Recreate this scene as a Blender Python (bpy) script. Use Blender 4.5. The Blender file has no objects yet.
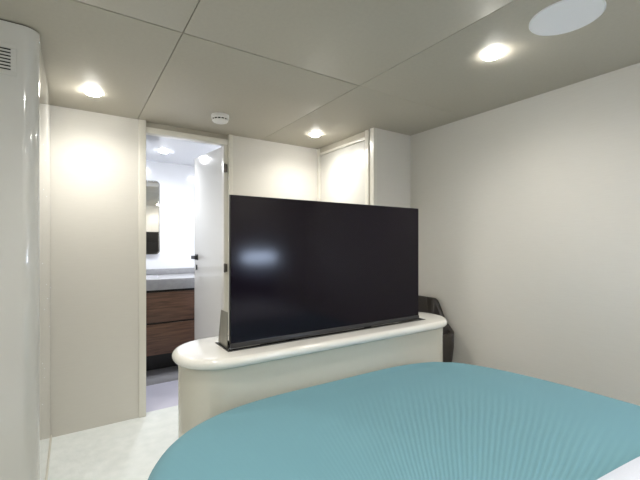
import bpy, bmesh, math, random
from mathutils import Vector, Matrix
random.seed(4)
PI = math.pi
S = bpy.context.scene
COL = S.collection

# ------------------------------------------------------------------ camera
H, CZ = 1.227, 2.10
cd = bpy.data.cameras.new('camera')
cam = bpy.data.objects.new('camera', cd); COL.objects.link(cam)
cam.location = (0, 0, H)
cam.rotation_euler = (PI/2, 0, -0.5841)
cd.sensor_fit = 'HORIZONTAL'; cd.sensor_width = 36.0
cd.lens = 374.06/640*36.0
cd.shift_y = 3.4/640
cd.clip_start = 0.02
S.camera = cam

# ------------------------------------------------------------------ world, exposure
w = bpy.data.worlds.new('world'); S.world = w; w.use_nodes = True
bg = w.node_tree.nodes['Background']
bg.inputs['Color'].default_value = (0.62, 0.75, 1.0, 1)
bg.inputs['Strength'].default_value = 22.0
S.view_settings.view_transform = 'Standard'
S.view_settings.look = 'None'
S.view_settings.gamma = 1.0
S.view_settings.exposure = 0.92
S.view_settings.use_curve_mapping = False

LAMP_W = 12.0          # bedroom downlights
LAMP_COL = (1.0, 0.955, 0.885)
BATH_W = 19.0
BATH_COL = (0.93, 0.955, 1.0)
LENS_E = 62.0

# ------------------------------------------------------------------ materials
def mat(name, col, rough=0.5, metal=0.0, coat=0.0, emis=None, estr=0.0, spec=0.5):
    m = bpy.data.materials.new(name); m.use_nodes = True
    b = m.node_tree.nodes['Principled BSDF']
    b.inputs['Base Color'].default_value = (*col, 1)
    b.inputs['Roughness'].default_value = rough
    b.inputs['Metallic'].default_value = metal
    b.inputs['Coat Weight'].default_value = coat
    b.inputs['Coat Roughness'].default_value = 0.05
    b.inputs['Specular IOR Level'].default_value = spec
    if emis:
        b.inputs['Emission Color'].default_value = (*emis, 1)
        b.inputs['Emission Strength'].default_value = estr
    return m

def nodes(m):
    return m.node_tree.nodes, m.node_tree.links, m.node_tree.nodes['Principled BSDF']

def noise_col(m, c1, c2, scale, detail=3, stretch=(1, 1, 1), bump=0.0, bdist=0.001, rough=None):
    N, L, b = nodes(m)
    tc = N.new('ShaderNodeTexCoord'); mp = N.new('ShaderNodeMapping')
    mp.inputs['Scale'].default_value = stretch
    n = N.new('ShaderNodeTexNoise'); n.inputs['Scale'].default_value = scale
    n.inputs['Detail'].default_value = detail
    r = N.new('ShaderNodeValToRGB')
    r.color_ramp.elements[0].position = 0.3; r.color_ramp.elements[0].color = (*c1, 1)
    r.color_ramp.elements[1].position = 0.7; r.color_ramp.elements[1].color = (*c2, 1)
    L.new(tc.outputs['Object'], mp.inputs['Vector']); L.new(mp.outputs['Vector'], n.inputs['Vector'])
    L.new(n.outputs['Fac'], r.inputs['Fac']); L.new(r.outputs['Color'], b.inputs['Base Color'])
    if bump:
        bp = N.new('ShaderNodeBump'); bp.inputs['Strength'].default_value = bump
        bp.inputs['Distance'].default_value = bdist
        L.new(n.outputs['Fac'], bp.inputs['Height']); L.new(bp.outputs['Normal'], b.inputs['Normal'])
    return m

def woven(name, c1, c2, rough=0.75):
    """fine horizontal weave of the wall covering"""
    m = mat(name, c1, rough, spec=0.3)
    noise_col(m, c1, c2, 9, 4, (1.5, 1.5, 45), 0.25, 0.0006)
    return m

M_wall = woven('wall_covering', (0.675, 0.655, 0.605), (0.70, 0.68, 0.63))
M_ceil = mat('ceiling_leatherette', (0.40, 0.375, 0.31), 0.55, spec=0.35)
noise_col(M_ceil, (0.455, 0.425, 0.355), (0.475, 0.445, 0.37), 60, 3, (1, 1, 1), 0.05, 0.0005)
M_seam = mat('seam_shadow_gap', (0.05, 0.045, 0.035), 0.8)
M_carpet = mat('white_carpet', (0.8, 0.82, 0.8), 0.95, spec=0.1)
noise_col(M_carpet, (0.80, 0.85, 0.85), (0.89, 0.93, 0.93), 14, 6, (1, 1, 1), 0.6, 0.006)
M_bfloor = mat('bathroom_tile', (0.62, 0.62, 0.78), 0.25)
noise_col(M_bfloor, (0.72, 0.72, 0.86), (0.78, 0.78, 0.92), 3, 3, (1, 1, 1))
M_bwall = mat('bathroom_lacquer', (0.82, 0.83, 0.86), 0.18, coat=0.3)
M_bceil = mat('bathroom_ceiling_lacquer', (0.68, 0.69, 0.72), 0.12, coat=0.4)
M_frame = mat('cream_lacquer_frame', (0.74, 0.72, 0.65), 0.3, coat=0.3)
M_door = mat('door_lacquer', (0.80, 0.79, 0.75), 0.12, coat=0.5)
M_doormatte = mat('closet_door_lacquer', (0.66, 0.65, 0.61), 0.35)
M_gloss = mat('cabinet_gloss_lacquer', (0.60, 0.60, 0.575), 0.09, coat=0.6)
M_cream = mat('tv_cabinet_lacquer', (0.62, 0.60, 0.52), 0.14, coat=0.6)
noise_col(M_cream, (0.61, 0.59, 0.51), (0.63, 0.61, 0.53), 2)
M_slab = mat('white_stone_top', (0.80, 0.79, 0.74), 0.12, coat=0.5)
noise_col(M_slab, (0.77, 0.76, 0.71), (0.81, 0.80, 0.76), 6, 5)
M_black = mat('black_satin', (0.006, 0.006, 0.007), 0.35)
M_blackgloss = mat('black_gloss', (0.008, 0.008, 0.009), 0.12)
M_screen = mat('tv_screen_glass', (0.006, 0.0035, 0.008), 0.10, spec=0.24)
N, L, b = nodes(M_screen)
tn = N.new('ShaderNodeTexNoise'); tn.inputs['Scale'].default_value = 2.5
mr = N.new('ShaderNodeMapRange'); mr.inputs['To Min'].default_value = 0.11; mr.inputs['To Max'].default_value = 0.16
L.new(tn.outputs['Fac'], mr.inputs['Value']); L.new(mr.outputs['Result'], b.inputs['Roughness'])
M_steel = mat('brushed_dark_steel', (0.30, 0.29, 0.26), 0.35, 0.9)
noise_col(M_steel, (0.26, 0.25, 0.22), (0.34, 0.33, 0.29), 30, 3, (1, 1, 0.05))
M_chrome = mat('chrome', (0.7, 0.7, 0.7), 0.15, 1.0)
M_hinge = mat('hinge_metal', (0.12, 0.11, 0.10), 0.35, 0.8)
M_mirror = mat('mirror_silver', (0.88, 0.88, 0.88), 0.01, 1.0)
M_white = mat('white_plastic', (0.78, 0.78, 0.75), 0.4)
M_speaker = mat('speaker_cloth', (0.88, 0.89, 0.91), 0.7)
M_dark = mat('dark_void', (0.01, 0.01, 0.01), 0.9)
M_leather = mat('dark_brown_leather', (0.035, 0.028, 0.022), 0.35)
noise_col(M_leather, (0.016, 0.012, 0.010), (0.028, 0.022, 0.018), 80, 3, (1, 1, 1), 0.1, 0.001)
M_sheet = mat('white_cotton', (0.88, 0.88, 0.93), 0.9, spec=0.2)
noise_col(M_sheet, (0.68, 0.72, 0.83), (0.72, 0.76, 0.87), 300, 2, (1, 1, 1), 0.1, 0.0005)
M_stone = mat('grey_composite', (0.50, 0.50, 0.50), 0.3)
noise_col(M_stone, (0.30, 0.30, 0.31), (0.36, 0.36, 0.37), 25, 4)
M_basin = mat('grey_basin', (0.45, 0.45, 0.47), 0.25)
M_lens = mat('lamp_lens', (1, 1, 1), 0.4, emis=(1.0, 0.98, 0.93), estr=LENS_E)
M_blens = mat('bathroom_lamp_lens', (1, 1, 1), 0.4, emis=(0.95, 0.97, 1.0), estr=LENS_E)

# walnut
M_wood = mat('walnut_veneer', (0.10, 0.05, 0.03), 0.4)
N, L, b = nodes(M_wood)
tc = N.new('ShaderNodeTexCoord'); mp = N.new('ShaderNodeMapping'); mp.inputs['Scale'].default_value = (1.0, 1.0, 14)
n1 = N.new('ShaderNodeTexNoise'); n1.inputs['Scale'].default_value = 4.5; n1.inputs['Detail'].default_value = 8
n1.inputs['Distortion'].default_value = 0.6
rp = N.new('ShaderNodeValToRGB')
rp.color_ramp.elements[0].position = 0.3; rp.color_ramp.elements[0].color = (0.060, 0.028, 0.016, 1)
rp.color_ramp.elements[1].position = 0.72; rp.color_ramp.elements[1].color = (0.175, 0.088, 0.052, 1)
L.new(tc.outputs['Object'], mp.inputs['Vector']); L.new(mp.outputs['Vector'], n1.inputs['Vector'])
L.new(n1.outputs['Fac'], rp.inputs['Fac']); L.new(rp.outputs['Color'], b.inputs['Base Color'])

# teal bedspread: fine knit, with moire streaks painted as a fan of ribs
M_teal = mat('teal_knit', (0.19, 0.36, 0.41), 0.85, spec=0.25)
N, L, b = nodes(M_teal)
b.inputs['Sheen Weight'].default_value = 0.08
tc = N.new('ShaderNodeTexCoord'); sp = N.new('ShaderNodeSeparateXYZ')
L.new(tc.outputs['Object'], sp.inputs['Vector'])
def mth(op, a, c=None):
    x = N.new('ShaderNodeMath'); x.operation = op
    for i, v in enumerate((a, c)):
        if v is None: continue
        if isinstance(v, (int, float)): x.inputs[i].default_value = v
        else: L.new(v, x.inputs[i])
    return x.outputs[0]
FX, FY = 0.44, 0.30
dx = mth('SUBTRACT', sp.outputs['X'], FX); dy = mth('SUBTRACT', sp.outputs['Y'], FY)
ang = mth('ARCTAN2', dy, dx)
nz = N.new('ShaderNodeTexNoise'); nz.inputs['Scale'].default_value = 2.0
L.new(tc.outputs['Object'], nz.inputs['Vector'])
ang2 = mth('ADD', ang, mth('MULTIPLY', nz.outputs['Fac'], 0.04))
rib = mth('SINE', mth('MULTIPLY', ang2, 270.0))
thread = mth('SINE', mth('MULTIPLY', mth('ADD', sp.outputs['X'], mth('MULTIPLY', sp.outputs['Y'], 0.35)), 1400.0))
wave = mth('ADD', mth('MULTIPLY', rib, 0.8), mth('MULTIPLY', thread, 0.35))
ex = mth('SUBTRACT', sp.outputs['X'], 0.98); ey = mth('SUBTRACT', sp.outputs['Y'], 0.66)
rr = mth('SQRT', mth('ADD', mth('MULTIPLY', ex, ex), mth('MULTIPLY', ey, ey)))
mrr = N.new('ShaderNodeMapRange')
mrr.inputs['From Min'].default_value = 0.48; mrr.inputs['From Max'].default_value = 0.22
L.new(rr, mrr.inputs['Value'])
wave = mth('MULTIPLY', wave, mth('ADD', mth('MULTIPLY', mrr.outputs['Result'], 0.85), 0.05))
mr = N.new('ShaderNodeMapRange')
mr.inputs['From Min'].default_value = -1.1; mr.inputs['From Max'].default_value = 1.1
L.new(wave, mr.inputs['Value'])
mx = N.new('ShaderNodeMix'); mx.data_type = 'RGBA'
mx.inputs['A'].default_value = (0.130, 0.295, 0.355, 1); mx.inputs['B'].default_value = (0.165, 0.340, 0.405, 1)
L.new(mr.outputs['Result'], mx.inputs['Factor']); L.new(mx.outputs['Result'], b.inputs['Base Color'])
bp = N.new('ShaderNodeBump'); bp.inputs['Strength'].default_value = 0.45; bp.inputs['Distance'].default_value = 0.002
L.new(wave, bp.inputs['Height']); L.new(bp.outputs['Normal'], b.inputs['Normal'])

# ------------------------------------------------------------------ mesh helpers
def bx(bm, x0, x1, y0, y1, z0, z1, bev=0.0):
    t = bmesh.new()
    bmesh.ops.create_cube(t, size=1)
    for v in t.verts:
        v.co = Vector(((x0+x1)/2+v.co.x*(x1-x0), (y0+y1)/2+v.co.y*(y1-y0), (z0+z1)/2+v.co.z*(z1-z0)))
    if bev:
        bmesh.ops.bevel(t, geom=list(t.edges), offset=bev, segments=3, profile=0.5, affect='EDGES')
    me = bpy.data.meshes.new('t'); t.to_mesh(me); t.free(); bm.from_mesh(me); bpy.data.meshes.remove(me)

def prism(bm, pts, z0, z1, cap=True):
    a = [bm.verts.new((x, y, z0)) for x, y in pts]; b_ = [bm.verts.new((x, y, z1)) for x, y in pts]
    n = len(pts)
    for i in range(n):
        bm.faces.new((a[i], a[(i+1) % n], b_[(i+1) % n], b_[i]))
    if cap:
        bm.faces.new(list(reversed(a))); bm.faces.new(b_)

def loft(bm, loops, cap0=True, cap1=True, closed=True):
    """skin a list of equal-length loops"""
    R = [[bm.verts.new(p) for p in lp] for lp in loops]
    n = len(R[0])
    for a, b_ in zip(R, R[1:]):
        for i in range(n if closed else n-1):
            bm.faces.new((a[i], a[(i+1) % n], b_[(i+1) % n], b_[i]))
    if cap0: bm.faces.new(list(reversed(R[0])))
    if cap1: bm.faces.new(R[-1])
    return R

def lathe(bm, c, prof, seg=40, axis='z'):
    loops = []
    for r, z in prof:
        lp = []
        for k in range(seg):
            a = 2*PI*k/seg
            p = Vector((r*math.cos(a), r*math.sin(a), z))
            if axis == 'y': p = Vector((p.x, p.z, p.y))
            if axis == 'x': p = Vector((p.z, p.x, p.y))
            lp.append(Vector(c)+p)
        loops.append(lp)
    loft(bm, loops)

def tube(bm, pts, r, seg=10):
    pts = [Vector(p) for p in pts]; loops = []
    for i, p in enumerate(pts):
        d = (pts[min(i+1, len(pts)-1)]-pts[max(i-1, 0)]).normalized()
        up = Vector((0, 0, 1)) if abs(d.z) < 0.9 else Vector((1, 0, 0))
        u = d.cross(up).normalized(); v = d.cross(u).normalized()
        loops.append([p+(u*math.cos(2*PI*k/seg)+v*math.sin(2*PI*k/seg))*r for k in range(seg)])
    loft(bm, loops)

def obj(name, bm, m, parent=None, smooth=None, bevel=0.0):
    bmesh.ops.recalc_face_normals(bm, faces=bm.faces)
    me = bpy.data.meshes.new(name); bm.to_mesh(me); bm.free()
    me.materials.append(m)
    o = bpy.data.objects.new(name, me); COL.objects.link(o)
    if parent is not None:
        o.parent = parent
        o.matrix_parent_inverse = Matrix.Translation(-Vector(parent.location))
    if smooth is not None:
        for p in me.polygons: p.use_smooth = True
        try: me.set_sharp_from_angle(angle=math.radians(smooth))
        except Exception: pass
    if bevel:
        bv = o.modifiers.new('bevel', 'BEVEL'); bv.width = bevel; bv.segments = 2; bv.limit_method = 'ANGLE'
    return o

def box(name, x0, x1, y0, y1, z0, z1, m, parent=None, bev=0.0):
    bm = bmesh.new(); bx(bm, x0, x1, y0, y1, z0, z1, bev)
    return obj(name, bm, m, parent, 30 if bev else None)

def struct(o):
    o['kind'] = 'structure'; return o

def tag(o, label, cat, group=None):
    o['label'] = label; o['category'] = cat
    if group: o['group'] = group
    return o

def thing(name, label, cat, loc, group=None):
    o = bpy.data.objects.new(name, None); COL.objects.link(o)
    o.location = loc; o.empty_display_size = 0.1
    return tag(o, label, cat, group)

def superell(cx, cy, a, b_, n, seg=96, a0=0.0, ny=None, bneg=None):
    pts = []
    for k in range(seg):
        t = 2*PI*k/seg+a0
        c, s = math.cos(t), math.sin(t)
        B, nn = b_, n
        if s < 0 and bneg: B = bneg
        if s < 0 and ny: nn = ny
        x = math.copysign(abs(c)**(2/nn), c); y = math.copysign(abs(s)**(2/nn), s)
        pts.append((cx+a*x, cy+B*y))
    return pts

# ------------------------------------------------------------------ setting: bedroom shell
XL, XR, YB, YR = -1.30, 2.284, 2.905, -0.80
T = 0.05
struct(box('floor', XL-T, XR+T, YR-T, YB+0.055, -T, 0, M_carpet))
struct(box('floor_bathroom', 0.05, 1.75, YB+0.055, 4.38, -T, -0.001, M_bfloor))
# ceiling slab: leatherette panels butted with dark shadow gaps, all in one ceiling
SX0, SX1, SY = 0.381, 1.325, 1.609
G = 0.0017
GY = 0.0034
def panel(name, x0, x1, y0, y1, ga=GY, gb=GY):
    bm = bmesh.new(); bx(bm, x0+G, x1-G, y0+ga, y1-gb, CZ, CZ+0.02, 0.0015)
    o = obj(name, bm, M_ceil, None, 30); return struct(o)
struct(box('ceiling', XL-T, XR+T, YR-T, YB+T, CZ+0.012, CZ+0.05, M_seam))
YS0 = 0.1
panel('ceiling_panel', XL-T, SX0, YR-T, SY)
panel('ceiling_panel', SX0, SX1, YR-T, SY)
panel('ceiling_panel', SX1, XR+T, YR-T, SY, G, 0.0004)
panel('ceiling_panel', XL-T, SX0, SY, YB+T)
panel('ceiling_panel', SX0, SX1, SY, YB+T)
panel('ceiling_panel', SX1, XR+T, SY, YB+T, 0.0004, G)

PX0, PX1 = 0.387, 1.075      # outer edges of the bathroom door frame
bm = bmesh.new()
bx(bm, XL-T, PX0, YB, YB+T, 0, CZ)
bx(bm, PX1, 1.90, YB, YB+T, 0, CZ)
struct(obj('wall_back', bm, M_wall))
struct(box('wall_right', XR, XR+T, YR-T, 2.125, 0, CZ, M_wall))
struct(box('wall_left', XL-T, XL, YR-T, YB+T, 0, CZ, M_wall))
# wall behind the camera, with an unseen window added for the screen's bright reflection
WX0, WX1, WZ0, WZ1 = 1.50, 1.90, 1.02, 1.13
bm = bmesh.new()
bx(bm, XL, WX0, YR-T, YR, 0, CZ); bx(bm, WX1, XR, YR-T, YR, 0, CZ)
bx(bm, WX0, WX1, YR-T, YR, 0, WZ0); bx(bm, WX0, WX1, YR-T, YR, WZ1, CZ)
struct(obj('wall_front', bm, M_wall))
bm = bmesh.new()
bx(bm, WX0-0.02, WX0, YR-0.01, YR+0.012, WZ0-0.02, WZ1+0.02); bx(bm, WX1, WX1+0.02, YR-0.01, YR+0.012, WZ0-0.02, WZ1+0.02)
bx(bm, WX0, WX1, YR-0.01, YR+0.012, WZ0-0.02, WZ0); bx(bm, WX0, WX1, YR-0.01, YR+0.012, WZ1, WZ1+0.02)
struct(obj('added_window', bm, M_frame))

# corner return wall with the closet door frame on its side
struct(box('wall_return', 1.90, XR, 2.125, 2.165, 0, CZ, M_wall))
struct(box('wall_closet', 1.92, 1.96, 2.165, YB+T, 0, CZ, M_frame))
struct(box('trim_1', 1.888, 1.92, 2.1235, 2.1645, 0, CZ, M_frame))       # pale corner strip
bm = bmesh.new()
bx(bm, 1.885, 1.92, 2.180, 2.222, 0, CZ, 0.003)
bx(bm, 1.885, 1.92, 2.868, YB, 0, CZ, 0.003)
bx(bm, 1.892, 1.92, 2.222, 2.868, 2.034, 2.056, 0.002)
struct(obj('trim_2', bm, M_frame, None, 30))
struct(box('trim_5', 1.897, 1.92, 2.222, 2.868, 2.056, CZ, M_ceil))
d2 = struct(box('door_2', 1.900, 1.92, 2.226, 2.864, 0.01, 2.030, M_doormatte, None, 0.002))

# bathroom door frame
bm = bmesh.new()
bx(bm, PX0, 0.435, YB-0.012, YB+0.07, 0, CZ, 0.004)
bx(bm, 1.041, PX1, YB-0.012, YB+0.07, 0, CZ, 0.004)
bx(bm, 1.008, 1.041, YB+0.012, YB+0.07, 0, 2.06, 0.002)
bx(bm, 0.435, 1.041, YB+0.004, YB+0.07, 2.018, 2.060, 0.003)
struct(obj('trim_3', bm, M_frame, None, 30))
struct(box('trim_4', 0.435, 1.041, YB+0.025, YB+0.06, 2.060, CZ, M_ceil))

# bathroom shell
BX0, BX1, BY0, BY1 = 0.15, 1.60, YB+0.07, 4.30
struct(box('wall_bathroom_back', BX0-T, BX1+T, BY1, BY1+T, 0, CZ, M_bwall))
struct(box('wall_bathroom_left', BX0-T, BX0, BY0-0.02, BY1, 0, CZ, M_bwall))
struct(box('wall_bathroom_right', BX1, BX1+T, BY0-0.02, BY1, 0, CZ, M_bwall))
bm = bmesh.new(); bx(bm, BX0, 0.387, YB+T, BY0, 0, CZ); bx(bm, 1.075, BX1, YB+T, BY0, 0, CZ)
struct(obj('wall_bathroom_front', bm, M_bwall))
struct(box('ceiling_bathroom', BX0-T, BX1+T, YB+0.06, BY1+T, CZ, CZ+0.04, M_bceil))

struct(box('trim_6', BX0, BX1, 3.512, 3.909, -0.001, 0.003, mat('grey_floor_strip', (0.33, 0.33, 0.35), 0.35)))  # flat grey band across the floor along the vanity

# open bathroom door leaf
hx, hy, LW = 1.012, 2.975, 0.565
dl = Vector((-0.12, 0.993, 0)).normalized(); nl = Vector((-dl.y, dl.x, 0))
def leaf_box(bm, s0, s1, n0, n1, z0, z1, bev=0.0):
    t = bmesh.new(); bmesh.ops.create_cube(t, size=1)
    if bev: pass
    for v in t.verts:
        s = (s0+s1)/2+v.co.x*(s1-s0); n = (n0+n1)/2+v.co.y*(n1-n0); z = (z0+z1)/2+v.co.z*(z1-z0)
        v.co = Vector((hx, hy, 0))+dl*s+nl*n+Vector((0, 0, z))
    if bev: bmesh.ops.bevel(t, geom=list(t.edges), offset=bev, segments=2, profile=0.5, affect='EDGES')
    me = bpy.data.meshes.new('t'); t.to_mesh(me); t.free(); bm.from_mesh(me); bpy.data.meshes.remove(me)
bm = bmesh.new(); leaf_box(bm, 0, LW, -0.036, 0, 0.012, 2.010, 0.002)
d1 = struct(obj('door_1', bm, M_door, None, 30))
bm = bmesh.new()
leaf_box(bm, LW-0.075, LW-0.025, 0, 0.006, 1.075, 1.125, 0.001)
leaf_box(bm, LW-0.058, LW-0.042, 0.006, 0.045, 1.09, 1.108)
leaf_box(bm, LW-0.120, LW-0.040, 0.028, 0.046, 1.088, 1.112, 0.003)
hnd = obj('door_handle', bm, M_blackgloss, d1, 30)
bm = bmesh.new(); leaf_box(bm, LW-0.060, LW-0.040, 0, 0.006, 0.985, 1.03, 0.001)
obj('key_plate', bm, M_blackgloss, d1, 30)
for z in (1.829, 1.031, 0.25):
    bm = bmesh.new()
    bx(bm, 1.013, 1.034, YB+0.004, YB+0.012, z-0.032, z+0.032, 0.001)
    lathe(bm, (1.012, YB+0.004, z), [(0.006, -0.036), (0.008, -0.032), (0.008, 0.032), (0.006, 0.036)], 12)
    obj('hinge', bm, M_hinge, d1, 30)

# ------------------------------------------------------------------ downlights
def downlight(name, x, y, label, lens, W, col, group):
    t = thing(name, label, 'ceiling light', (x, y, CZ), group)
    bm = bmesh.new()
    lathe(bm, (x, y, CZ), [(0.052, 0.001), (0.052, -0.001), (0.051, -0.002), (0.043, -0.002), (0.040, -0.002), (0.040, 0.001)], 48)
    obj('trim_ring', bm, M_white, t, 40)
    bm = bmesh.new()
    lathe(bm, (x, y, CZ), [(0.040, -0.003), (0.0400, -0.007), (0.037, -0.012), (0.029, -0.016), (0.016, -0.0185), (0.001, -0.019)], 40)
    obj('lens', bm, lens, t, 60)
    ld = bpy.data.lights.new('spot', 'SPOT'); ld.energy = W; ld.color = col
    ld.spot_size = math.radians(165); ld.spot_blend = 1.0; ld.shadow_soft_size = 0.035
    lo = bpy.data.objects.new('light_source', ld); COL.objects.link(lo)
    lo.parent = t; lo.location = (0, 0, -0.035)
    return t
bed_group = 'bedroom ceiling downlights'
for x, y, lab in (
    (0.098, 2.521, 'small round ceiling downlight near the tall glossy cabinet, left of the bathroom door'),
    (1.613, 2.512, 'small round ceiling downlight in front of the closet door, above the back of the television'),
    (1.612, 1.001, 'small round ceiling downlight beside the round ceiling speaker, nearest the viewer'),
    (0.098, 1.001, 'added unseen fill downlight over the floor to the left of the bed, out of frame'),  # this and the next four are unseen lamps added to even the light
    (0.098, -0.45, 'added unseen fill downlight left of the bed head, nearest the wall behind'),
    (0.855, -0.45, 'added unseen fill downlight above the middle of the bed head, out of frame'),
    (-0.700, 0.60, 'added unseen fill downlight near the left wall behind the viewer, out of frame'),
    (1.612, -0.45, 'added unseen fill downlight over the bed head, out of frame')):
    downlight('downlight', x, y, lab, M_lens, LAMP_W, LAMP_COL, bed_group)
downlight('downlight', 0.717, 3.76, 'small round downlight in the bathroom ceiling above the vanity', M_blens, BATH_W, BATH_COL, 'bathroom downlights')
downlight('downlight', 1.33, 3.50, 'added unseen fill downlight in the bathroom ceiling hidden behind the open door', M_blens, BATH_W, BATH_COL, 'bathroom downlights')  # unseen lamp, added to even out the bathroom light

# ------------------------------------------------------------------ tall glossy cabinet (left)
cab = thing('tall_cabinet', 'tall glossy off-white cabinet with a rounded corner and a vent grille near the top', 'cabinet', (-0.7, 2.4, 0))
cx0, cx1, cy0, cy1 = XL+0.004, -0.115, 1.893, YB-0.003
r = 0.055
pts = [(cx1, cy1), (cx0, cy1), (cx0, cy0)]
for k in range(17):
    a = -PI/2+PI/2*k/16
    pts.append((cx1-r+r*math.cos(a), cy0+r+r*math.sin(a)))
bm = bmesh.new(); prism(bm, pts, 0.0, CZ-0.006)
obj('body', bm, M_gloss, cab, 30)
bm = bmesh.new(); prism(bm, [(-0.7+(x+0.7)*0.992, 2.4+(y-2.4)*0.992) for x, y in pts], CZ-0.007, CZ-0.0005)
obj('shadow_gap', bm, M_seam, cab)
bm = bmesh.new(); bx(bm, cx1, cx1+0.006, cy0+0.30, cy1, 0.001, 0.022, 0.001)
obj('skirting_strip', bm, M_frame, cab, 30)
vx0, vx1, vz0, vz1 = -0.42, -0.184, 1.885, 2.010
bm = bmesh.new()
fy0, fy1 = cy0-0.004, cy0+0.0
bx(bm, vx0, vx1, fy0, fy1, vz1-0.018, vz1, 0.001); bx(bm, vx0, vx1, fy0, fy1, vz0, vz0+0.016, 0.001)
bx(bm, vx0, vx0+0.019, fy0, fy1, vz0+0.016, vz1-0.018, 0.001); bx(bm, vx1-0.019, vx1, fy0, fy1, vz0+0.016, vz1-0.018, 0.001)
vg = obj('vent_grille', bm, M_gloss, cab, 30)
box('vent_backing', vx0+0.019, vx1-0.019, cy0-0.0012, cy0-0.0004, vz0+0.016, vz1-0.018, M_dark, vg)
nsl = 7; z0 = vz0+0.016; z1 = vz1-0.018; p = (z1-z0)/nsl
for k in range(nsl+1):
    zc = z0+p*k
    za, zb = max(z0, zc-p*0.26), min(z1, zc+p*0.26)
    box('slat', vx0+0.019, vx1-0.019, cy0-0.0045, cy0-0.0014, za, zb, M_gloss, vg)

# ------------------------------------------------------------------ TV cabinet
tvc = thing('television_cabinet', 'cream lacquered cabinet with rounded ends and white stone top at the bed foot', 'cabinet', (1.11, 1.56, 0))
UX0, UX1, UY0, UY1 = 0.332, 1.885, 1.362, 1.752
UC = (UY0+UY1)/2; UR = (UY1-UY0)/2
def capsule(inset, z, seg=28):
    pts = []
    ry = UR-inset
    rx = 0.205-inset
    for k in range(seg+1):
        t = -PI/2+PI*k/seg; c, s = math.cos(t), math.sin(t)
        n = 2.15
        pts.append((UX1-0.205+rx*abs(c)**(2/n), UC+ry*math.copysign(abs(s)**(2/n), s), z))
    for k in range(seg+1):
        t = PI/2+PI*k/seg; c, s = math.cos(t), math.sin(t)
        pts.append((UX0+0.205-rx*abs(c)**(2/2.15), UC+ry*math.copysign(abs(s)**(2/2.15), s), z))
    return pts
ZT = 0.79; ZU = 0.748
bm = bmesh.new(); loft(bm, [capsule(0.024, 0.0), capsule(0.024, ZU)], True, False)
obj('body', bm, M_cream, tvc, 30)
# bullnosed top with the slot cut through it
SLX0, SLX1, SLY0, SLY1 = 0.522, 1.690, 1.458, 1.625
bm = bmesh.new()
loops = []
zc = (ZT+ZU)/2; hh = (ZT-ZU)/2
for k in range(9):
    a = -PI/2+PI*k/8
    loops.append(capsule(hh*(1-math.cos(a)), zc+hh*math.sin(a)))
R = loft(bm, loops, False, False)
def slot_loop(z):
    return [bm.verts.new(p) for p in ((SLX0, SLY0, z), (SLX1, SLY0, z), (SLX1, SLY1, z), (SLX0, SLY1, z))]
for ring, z in ((R[0], ZU), (R[-1], ZT)):
    sl = slot_loop(z)
    ed = [bm.edges.new((sl[i], sl[(i+1) % 4])) for i in range(4)]
    bm.verts.ensure_lookup_table()
    oe = [bm.edges.get((ring[i], ring[(i+1) % len(ring)])) for i in range(len(ring))]
    bmesh.ops.triangle_fill(bm, use_beauty=True, edges=ed+oe)
    if z == ZU: low = sl
    else: hi = sl
for i in range(4): bm.faces.new((low[i], low[(i+1) % 4], hi[(i+1) % 4], hi[i]))
obj('countertop', bm, M_slab, tvc, 35)
bm = bmesh.new(); g = 0.008
bx(bm, SLX0, SLX1, SLY0, SLY1, 0.700, 0.712)
bx(bm, SLX0, SLX0+g, SLY0, SLY1, 0.712, ZT+0.002); bx(bm, SLX1-g, SLX1, SLY0, SLY1, 0.712, ZT+0.002)
bx(bm, SLX0, SLX1, SLY0, SLY0+g, 0.712, ZT+0.002); bx(bm, SLX0, SLX1, SLY1-g, SLY1, 0.712, ZT+0.002)
bx(bm, SLX0+g, SLX1-g, 1.512, 1.616, 0.766, 0.774)
obj('lift_slot', bm, M_black, tvc)
for xs, nm in ((0.5335, 1), (1.640, -1)):
    bm = bmesh.new()
    prof = [(1.500, 0.786), (1.617, 0.786), (1.578, 0.942), (1.500, 0.942)]
    a = [bm.verts.new((xs-0.0015, y, z)) for y, z in prof]; b2 = [bm.verts.new((xs+0.0015, y, z)) for y, z in prof]
    for i in range(4): bm.faces.new((a[i], a[(i+1) % 4], b2[(i+1) % 4], b2[i]))
    bm.faces.new(a); bm.faces.new(list(reversed(b2)))
    lp = obj('lift_plate', bm, M_steel, tvc)
    bm = bmesh.new()
    lathe(bm, (xs-0.003*nm, 1.590, 0.800), [(0.004, -0.002), (0.004, 0.002)], 12, 'x')
    obj('screw', bm, M_chrome, lp)

# television
tv = thing('television', 'large flat black television risen out of the slot in the cream cabinet', 'television', (1.095, 1.49, 0.79))
TX0, TX1, TZ0, TZ1, TY = 0.538, 1.659, 0.786, 1.4275, 1.480
box('housing', TX0, TX1, TY+0.003, TY+0.016, TZ0+0.012, TZ1, M_black, tv, 0.001)
box('back_cover', TX0+0.15, TX1-0.15, TY+0.016, TY+0.055, 0.80, 1.24, M_black, tv, 0.008)
box('screen', TX0+0.003, TX1-0.003, TY, TY+0.003, TZ0+0.030, TZ1-0.003, M_screen, tv)
box('lower_bezel', TX0, TX1, TY-0.003, TY+0.012, TZ0+0.010, TZ0+0.029, mat('grey_bezel', (0.03, 0.03, 0.032), 0.3), tv, 0.002)
box('foot_rail', TX0, TX1, TY-0.012, TY+0.018, TZ0-0.004, TZ0+0.006, M_blackgloss, tv, 0.002)
for x in (0.85, 1.33): box('mounting_bracket', x-0.02, x+0.02, TY+0.057, TY+0.070, 0.785, 0.95, M_black, tv)
box('logo_light', 1.08, 1.11, TY-0.0045, TY-0.003, TZ0+0.012, TZ0+0.016, M_black, tv)

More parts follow.
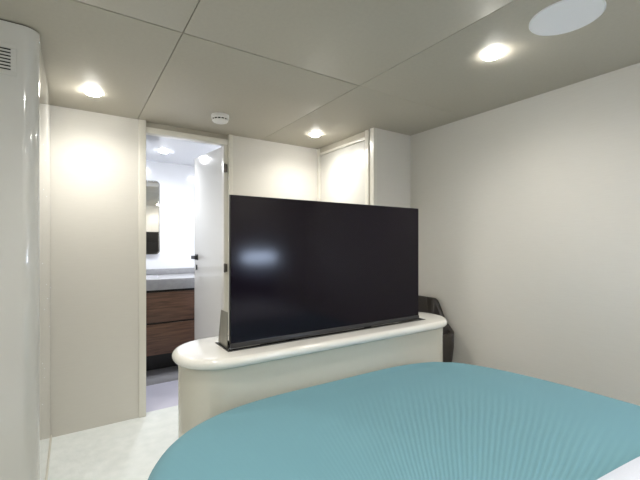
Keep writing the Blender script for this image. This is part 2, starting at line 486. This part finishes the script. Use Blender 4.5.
# ------------------------------------------------------------------ bed
bed = thing('bed', 'bed with a padded mattress under the teal bedspread', 'bed', (0.94, 0.25, 0))
BCX, BCY, BA, BB, BN = 0.939, 0.247, 0.8525, 1.1296, 4.06
def outline(inset, z, seg=160):
    return [(x, y, z) for x, y in superell(BCX, BCY, BA-inset, BB-inset, BN, seg, 0, 9, 0.97-inset)]
bm = bmesh.new(); loft(bm, [outline(0.10, 0.0), outline(0.10, 0.26)])
obj('base', bm, M_cream, bed, 30)
bm = bmesh.new()
loft(bm, [outline(0.055, 0.262), outline(0.035, 0.29), outline(0.035, 0.53), outline(0.08, 0.575), outline(0.2, 0.59)])
obj('mattress', bm, M_sheet, bed, 50)
bm = bmesh.new(); bx(bm, 0.02, 1.86, -0.797, -0.758, 0.0, 1.0, 0.012)
obj('headboard', bm, M_leather, bed, 30)

def topz(x, y):
    # softly crowned cloth with a few shallow folds
    dx_, dy_ = (x-BCX)/BA, (y-BCY)/BB
    rr_ = (abs(dx_)**BN+abs(dy_)**BN)**(1/BN) if dy_ > 0 else (abs(dx_)**BN+abs(dy_)**9)**(1/9)
    z = 0.627+0.025*(1-min(1, rr_)**2)
    z += 0.0035*math.sin(4.2*x+2.3*y+0.6)*math.sin(5.1*y-1.4*x)
    z += 0.005*math.exp(-((x-1.50-0.25*(y-1))/0.10)**2-((y-1.05)/0.3)**2)
    z -= 0.011*math.exp(-((y-1.26+0.1*(x-1.2))/0.018)**2-((x-1.25)/0.28)**2)
    return z
bm = bmesh.new()
loops = []
base = superell(0, 0, 1, 1, BN, 200)
seg = 200
def ring(f_, inset, zfun):
    lp = []
    for k in range(seg):
        t = 2*PI*k/seg; c, s = math.cos(t), math.sin(t)
        nn = BN if s >= 0 else 9
        B = (BB if s >= 0 else 0.97)-inset; A = BA-inset
        x = BCX+f_*A*math.copysign(abs(c)**(2/nn), c); y = BCY+f_*B*math.copysign(abs(s)**(2/nn), s)
        lp.append((x, y, zfun(x, y, t)))
    return lp
loops.append(ring(1.0, 0.000, lambda x, y, t: 0.20+0.006*math.sin(14*t)))
loops.append(ring(1.0, -0.002, lambda x, y, t: 0.35))
loops.append(ring(1.0, 0.000, lambda x, y, t: 0.48))
RE = 0.062
for k in range(8):
    a = PI/2*k/7
    loops.append(ring(1.0, RE*(1-math.cos(a)), lambda x, y, t, a=a: topz(x, y)-RE*(1-math.sin(a))))
for f_ in [0.97, 0.93, 0.88, 0.83, 0.78, 0.72, 0.66, 0.6, 0.53, 0.46, 0.39, 0.32, 0.25, 0.18, 0.11, 0.05]:
    loops.append(ring(f_, RE, lambda x, y, t: topz(x, y)))
loft(bm, loops, False, True)
sp_ = obj('bedspread', bm, M_teal, None, 60)
tag(sp_, 'teal ribbed bedspread covering the bed in front of the television cabinet', 'bedspread')

# white duvet folded back at the head end
bm = bmesh.new()
NX, NY = 50, 24
X0, X1, Y0, Y1 = 0.22, 1.62, -0.62, 0.382
top = []
def duvet(i, j):
    u_, v_ = i/NX, j/NY
    x = X0+(X1-X0)*u_; ye = Y1-0.09*(x-1.03)-0.05*max(0, x-1.25)
    y = Y0+(ye-Y0)*v_
    e = min(u_*(X1-X0), (1-u_)*(X1-X0), v_*(ye-Y0), (1-v_)*(ye-Y0))
    k = min(1, e/0.035)
    return Vector((x, y, topz(x, y)+0.012+0.022*math.sqrt(max(0, 1-(1-k)**2))+0.004*math.sin(9*x)*math.sin(7*y)*k))
loft(bm, [[duvet(i, j) for i in range(NX+1)] for j in range(NY+1)], False, False, closed=False)
# underside
loft(bm, [[Vector((duvet(i, j).x, duvet(i, j).y, topz(duvet(i, j).x, duvet(i, j).y)+0.010)) for i in range(NX+1)] for j in range(NY+1)], False, False, closed=False)
dv = obj('duvet', bm, M_sheet, None, 60)
tag(dv, 'white cotton duvet folded back on top of the teal bedspread', 'duvet')

# ------------------------------------------------------------------ dark tub chair by the right wall
ch = thing('tub_chair', 'dark brown tub chair tucked between the television cabinet and the right wall', 'chair', (2.06, 1.89, 0))
CX, CY, CA, CB = 2.070, 1.885, 0.192, 0.230
def shell_top(y, x):
    ks = [(1.60, 0.590), (1.66, 0.602), (1.70, 0.625), (1.74, 0.655), (1.775, 0.705), (1.805, 0.765), (1.830, 0.812), (1.842, 0.820), (1.87, 0.822), (3, 0.822)]
    for (a0, b0), (a1, b1) in zip(ks, ks[1:]):
        if a0 <= y <= a1: z = b0+(b1-b0)*(y-a0)/(a1-a0)
    if x < CX: z = min(z, 0.598)
    elif x < CX+0.10: z = 0.598+(z-0.598)*(x-CX)/0.10 if z > 0.598 else z
    return z
outer, inner = [], []
ns = 120
bm = bmesh.new()
def shp(t, a, b_):
    n = 6.0; c, s = math.cos(t), math.sin(t)
    return CX+a*math.copysign(abs(c)**(2/n), c), CY+b_*math.copysign(abs(s)**(2/n), s)
L0 = []
dense = [shp(-PI*0.96+2*PI*0.96*k/6000, 1, 1) for k in range(6001)]
acc = [0.0]
for p0, p1 in zip(dense, dense[1:]):
    acc.append(acc[-1]+math.hypot((p1[0]-p0[0])*0.19, (p1[1]-p0[1])*0.23))
even = []; j = 0
for k in range(ns+1):
    want = acc[-1]*k/ns
    while j < 6000 and acc[j] < want: j += 1
    even.append((dense[j][0]-CX, dense[j][1]-CY))
for ux, uy in even:
    xo, yo = CX+CA*ux, CY+CB*uy; xi, yi = CX+(CA-0.028)*ux, CY+(CB-0.028)*uy
    zt = shell_top(yo, xo)
    zb = 0.30
    L0.append([(CX+(xo-CX)*0.90, CY+(yo-CY)*0.93, zb), (xo, yo, 0.5), (xo, yo, zt-0.008), ((xo*2+xi)/3, (yo*2+yi)/3, zt), ((xo+xi*2)/3, (yo+yi*2)/3, zt),
               (xi, yi, zt-0.008), (xi, yi, 0.5), (CX+(xi-CX)*0.90, CY+(yi-CY)*0.93, zb)])
loft(bm, L0)
obj('back_shell', bm, M_leather, ch, 50)
bm = bmesh.new()
sl = lambda s, z: [(x, y, z) for x, y in superell(CX-0.02, CY, (CA-0.035)*s, (CB-0.035)*s, 4, 40)]
loft(bm, [sl(0.92, 0.33), sl(1.0, 0.35), sl(1.0, 0.42), sl(0.95, 0.44), sl(0.8, 0.447)])
obj('seat', bm, M_leather, ch, 50)
for sx in (-1, 1):
    for sy in (-1, 1):
        bm = bmesh.new(); x, y = CX+sx*0.11, CY+sy*0.15
        lathe(bm, (x, y, 0), [(0.010, 0.001), (0.016, 0.33)], 14)
        obj('leg', bm, M_black, ch, 50)

# ------------------------------------------------------------------ smoke detector and speaker
sd = thing('smoke_detector', 'round white smoke detector on the ceiling in front of the bathroom door', 'smoke detector', (0.838, 2.50, CZ))
c = (0.838, 2.50, CZ)
bm = bmesh.new(); lathe(bm, c, [(0.058, 0), (0.0595, -0.004), (0.0595, -0.022), (0.054, -0.027)], 48); obj('base', bm, M_white, sd, 40)
bm = bmesh.new(); lathe(bm, c, [(0.049, -0.026), (0.049, -0.038)], 48); obj('chamber', bm, M_dark, sd, 40)
bm = bmesh.new(); lathe(bm, c, [(0.053, -0.036), (0.053, -0.040), (0.047, -0.047), (0.034, -0.052), (0.012, -0.054), (0.001, -0.054)], 48)
obj('cover', bm, M_white, sd, 40)
for k in range(14):
    a = 2*PI*k/14
    bm = bmesh.new(); lathe(bm, (c[0]+0.0525*math.cos(a), c[1]+0.0525*math.sin(a), c[2]), [(0.0035, -0.026), (0.0035, -0.037)], 8)
    obj('rib', bm, M_white, sd, 40)

spk = thing('ceiling_speaker', 'large round pale flush speaker cover in the ceiling near the right wall', 'speaker', (1.584, 0.680, CZ))
c = (1.584, 0.680, CZ)
bm = bmesh.new(); lathe(bm, c, [(0.1245, 0.001), (0.1245, -0.004), (0.1235, -0.005), (0.1215, -0.005), (0.120, 0.001)], 72); obj('rim', bm, M_speaker, spk, 40)
bm = bmesh.new(); lathe(bm, c, [(0.121, 0.0), (0.120, -0.0045), (0.08, -0.0055), (0.001, -0.006)], 72); obj('cover', bm, M_speaker, spk, 40)

# ------------------------------------------------------------------ bathroom furniture
van = thing('vanity_unit', 'wall-hung bathroom vanity with two walnut drawers and a grey basin top', 'vanity', (0.74, 3.98, 0.19))
VX0, VX1, VY0 = 0.20, 1.45, 3.72
box('carcass', VX0+0.004, VX1-0.004, VY0+0.022, BY1-0.002, 0.19, 0.79, M_black, van)
for z0_, z1_ in ((0.195, 0.478), (0.494, 0.772)):
    box('drawer', VX0, VX1, VY0, VY0+0.02, z0_, z1_, M_wood, van, 0.0015)
bm = bmesh.new(); bx(bm, VX0-0.01, VX1+0.02, VY0-0.012, BY1-0.002, 0.795, 0.895, 0.004)
obj('countertop', bm, M_stone, van, 30)
box('backsplash', VX0-0.01, VX1+0.02, BY1-0.020, BY1-0.002, 0.8955, 0.955, M_stone, van, 0.002)
bm = bmesh.new()
loft(bm, [[(x, y, 0.8958) for x, y in superell(0.50, 3.99, 0.21, 0.15, 3, 48)],
          [(x, y, 0.902) for x, y in superell(0.50, 3.99, 0.205, 0.145, 3, 48)],
          [(x, y, 0.902) for x, y in superell(0.50, 3.99, 0.195, 0.135, 3, 48)],
          [(x, y, 0.897) for x, y in superell(0.50, 3.99, 0.18, 0.12, 3, 48)]])
obj('basin', bm, M_basin, van, 40)
box('plinth', VX0+0.02, VX1-0.02, 3.91, BY1-0.002, 0.0, 0.19, M_black, van)
bm = bmesh.new(); tube(bm, [(0.50, 4.19, 0.897), (0.50, 4.19, 1.02), (0.50, 4.18, 1.05), (0.50, 4.15, 1.062), (0.50, 4.06, 1.05)], 0.011)
obj('tap', bm, M_chrome, van, 50)

mir = thing('wall_mirror', 'tall round-cornered mirror on the bathroom wall above the basin', 'mirror', (0.60, 4.28, 1.5))
MX0, MX1, MZ0, MZ1 = 0.42, 0.775, 1.112, 1.892
def rrect(x0, x1, z0, z1, r_, y):
    pts = []
    for cx_, cz_, a0 in ((x1-r_, z1-r_, 0), (x0+r_, z1-r_, PI/2), (x0+r_, z0+r_, PI), (x1-r_, z0+r_, 1.5*PI)):
        for k in range(9):
            a = a0+PI/2*k/8; pts.append((cx_+r_*math.cos(a), y, cz_+r_*math.sin(a)))
    return pts
bm = bmesh.new()
loft(bm, [rrect(MX0, MX1, MZ0, MZ1, 0.045, 4.298), rrect(MX0, MX1, MZ0, MZ1, 0.045, 4.268),
          rrect(MX0+0.010, MX1-0.010, MZ0+0.010, MZ1-0.010, 0.036, 4.268), rrect(MX0+0.010, MX1-0.010, MZ0+0.010, MZ1-0.010, 0.036, 4.276)])
obj('frame', bm, M_chrome, mir, 30)
bm = bmesh.new()
loft(bm, [rrect(MX0+0.012, MX1-0.012, MZ0+0.012, MZ1-0.012, 0.034, 4.2755), rrect(MX0+0.012, MX1-0.012, MZ0+0.012, MZ1-0.012, 0.034, 4.2725)])
obj('glass', bm, M_mirror, mir)
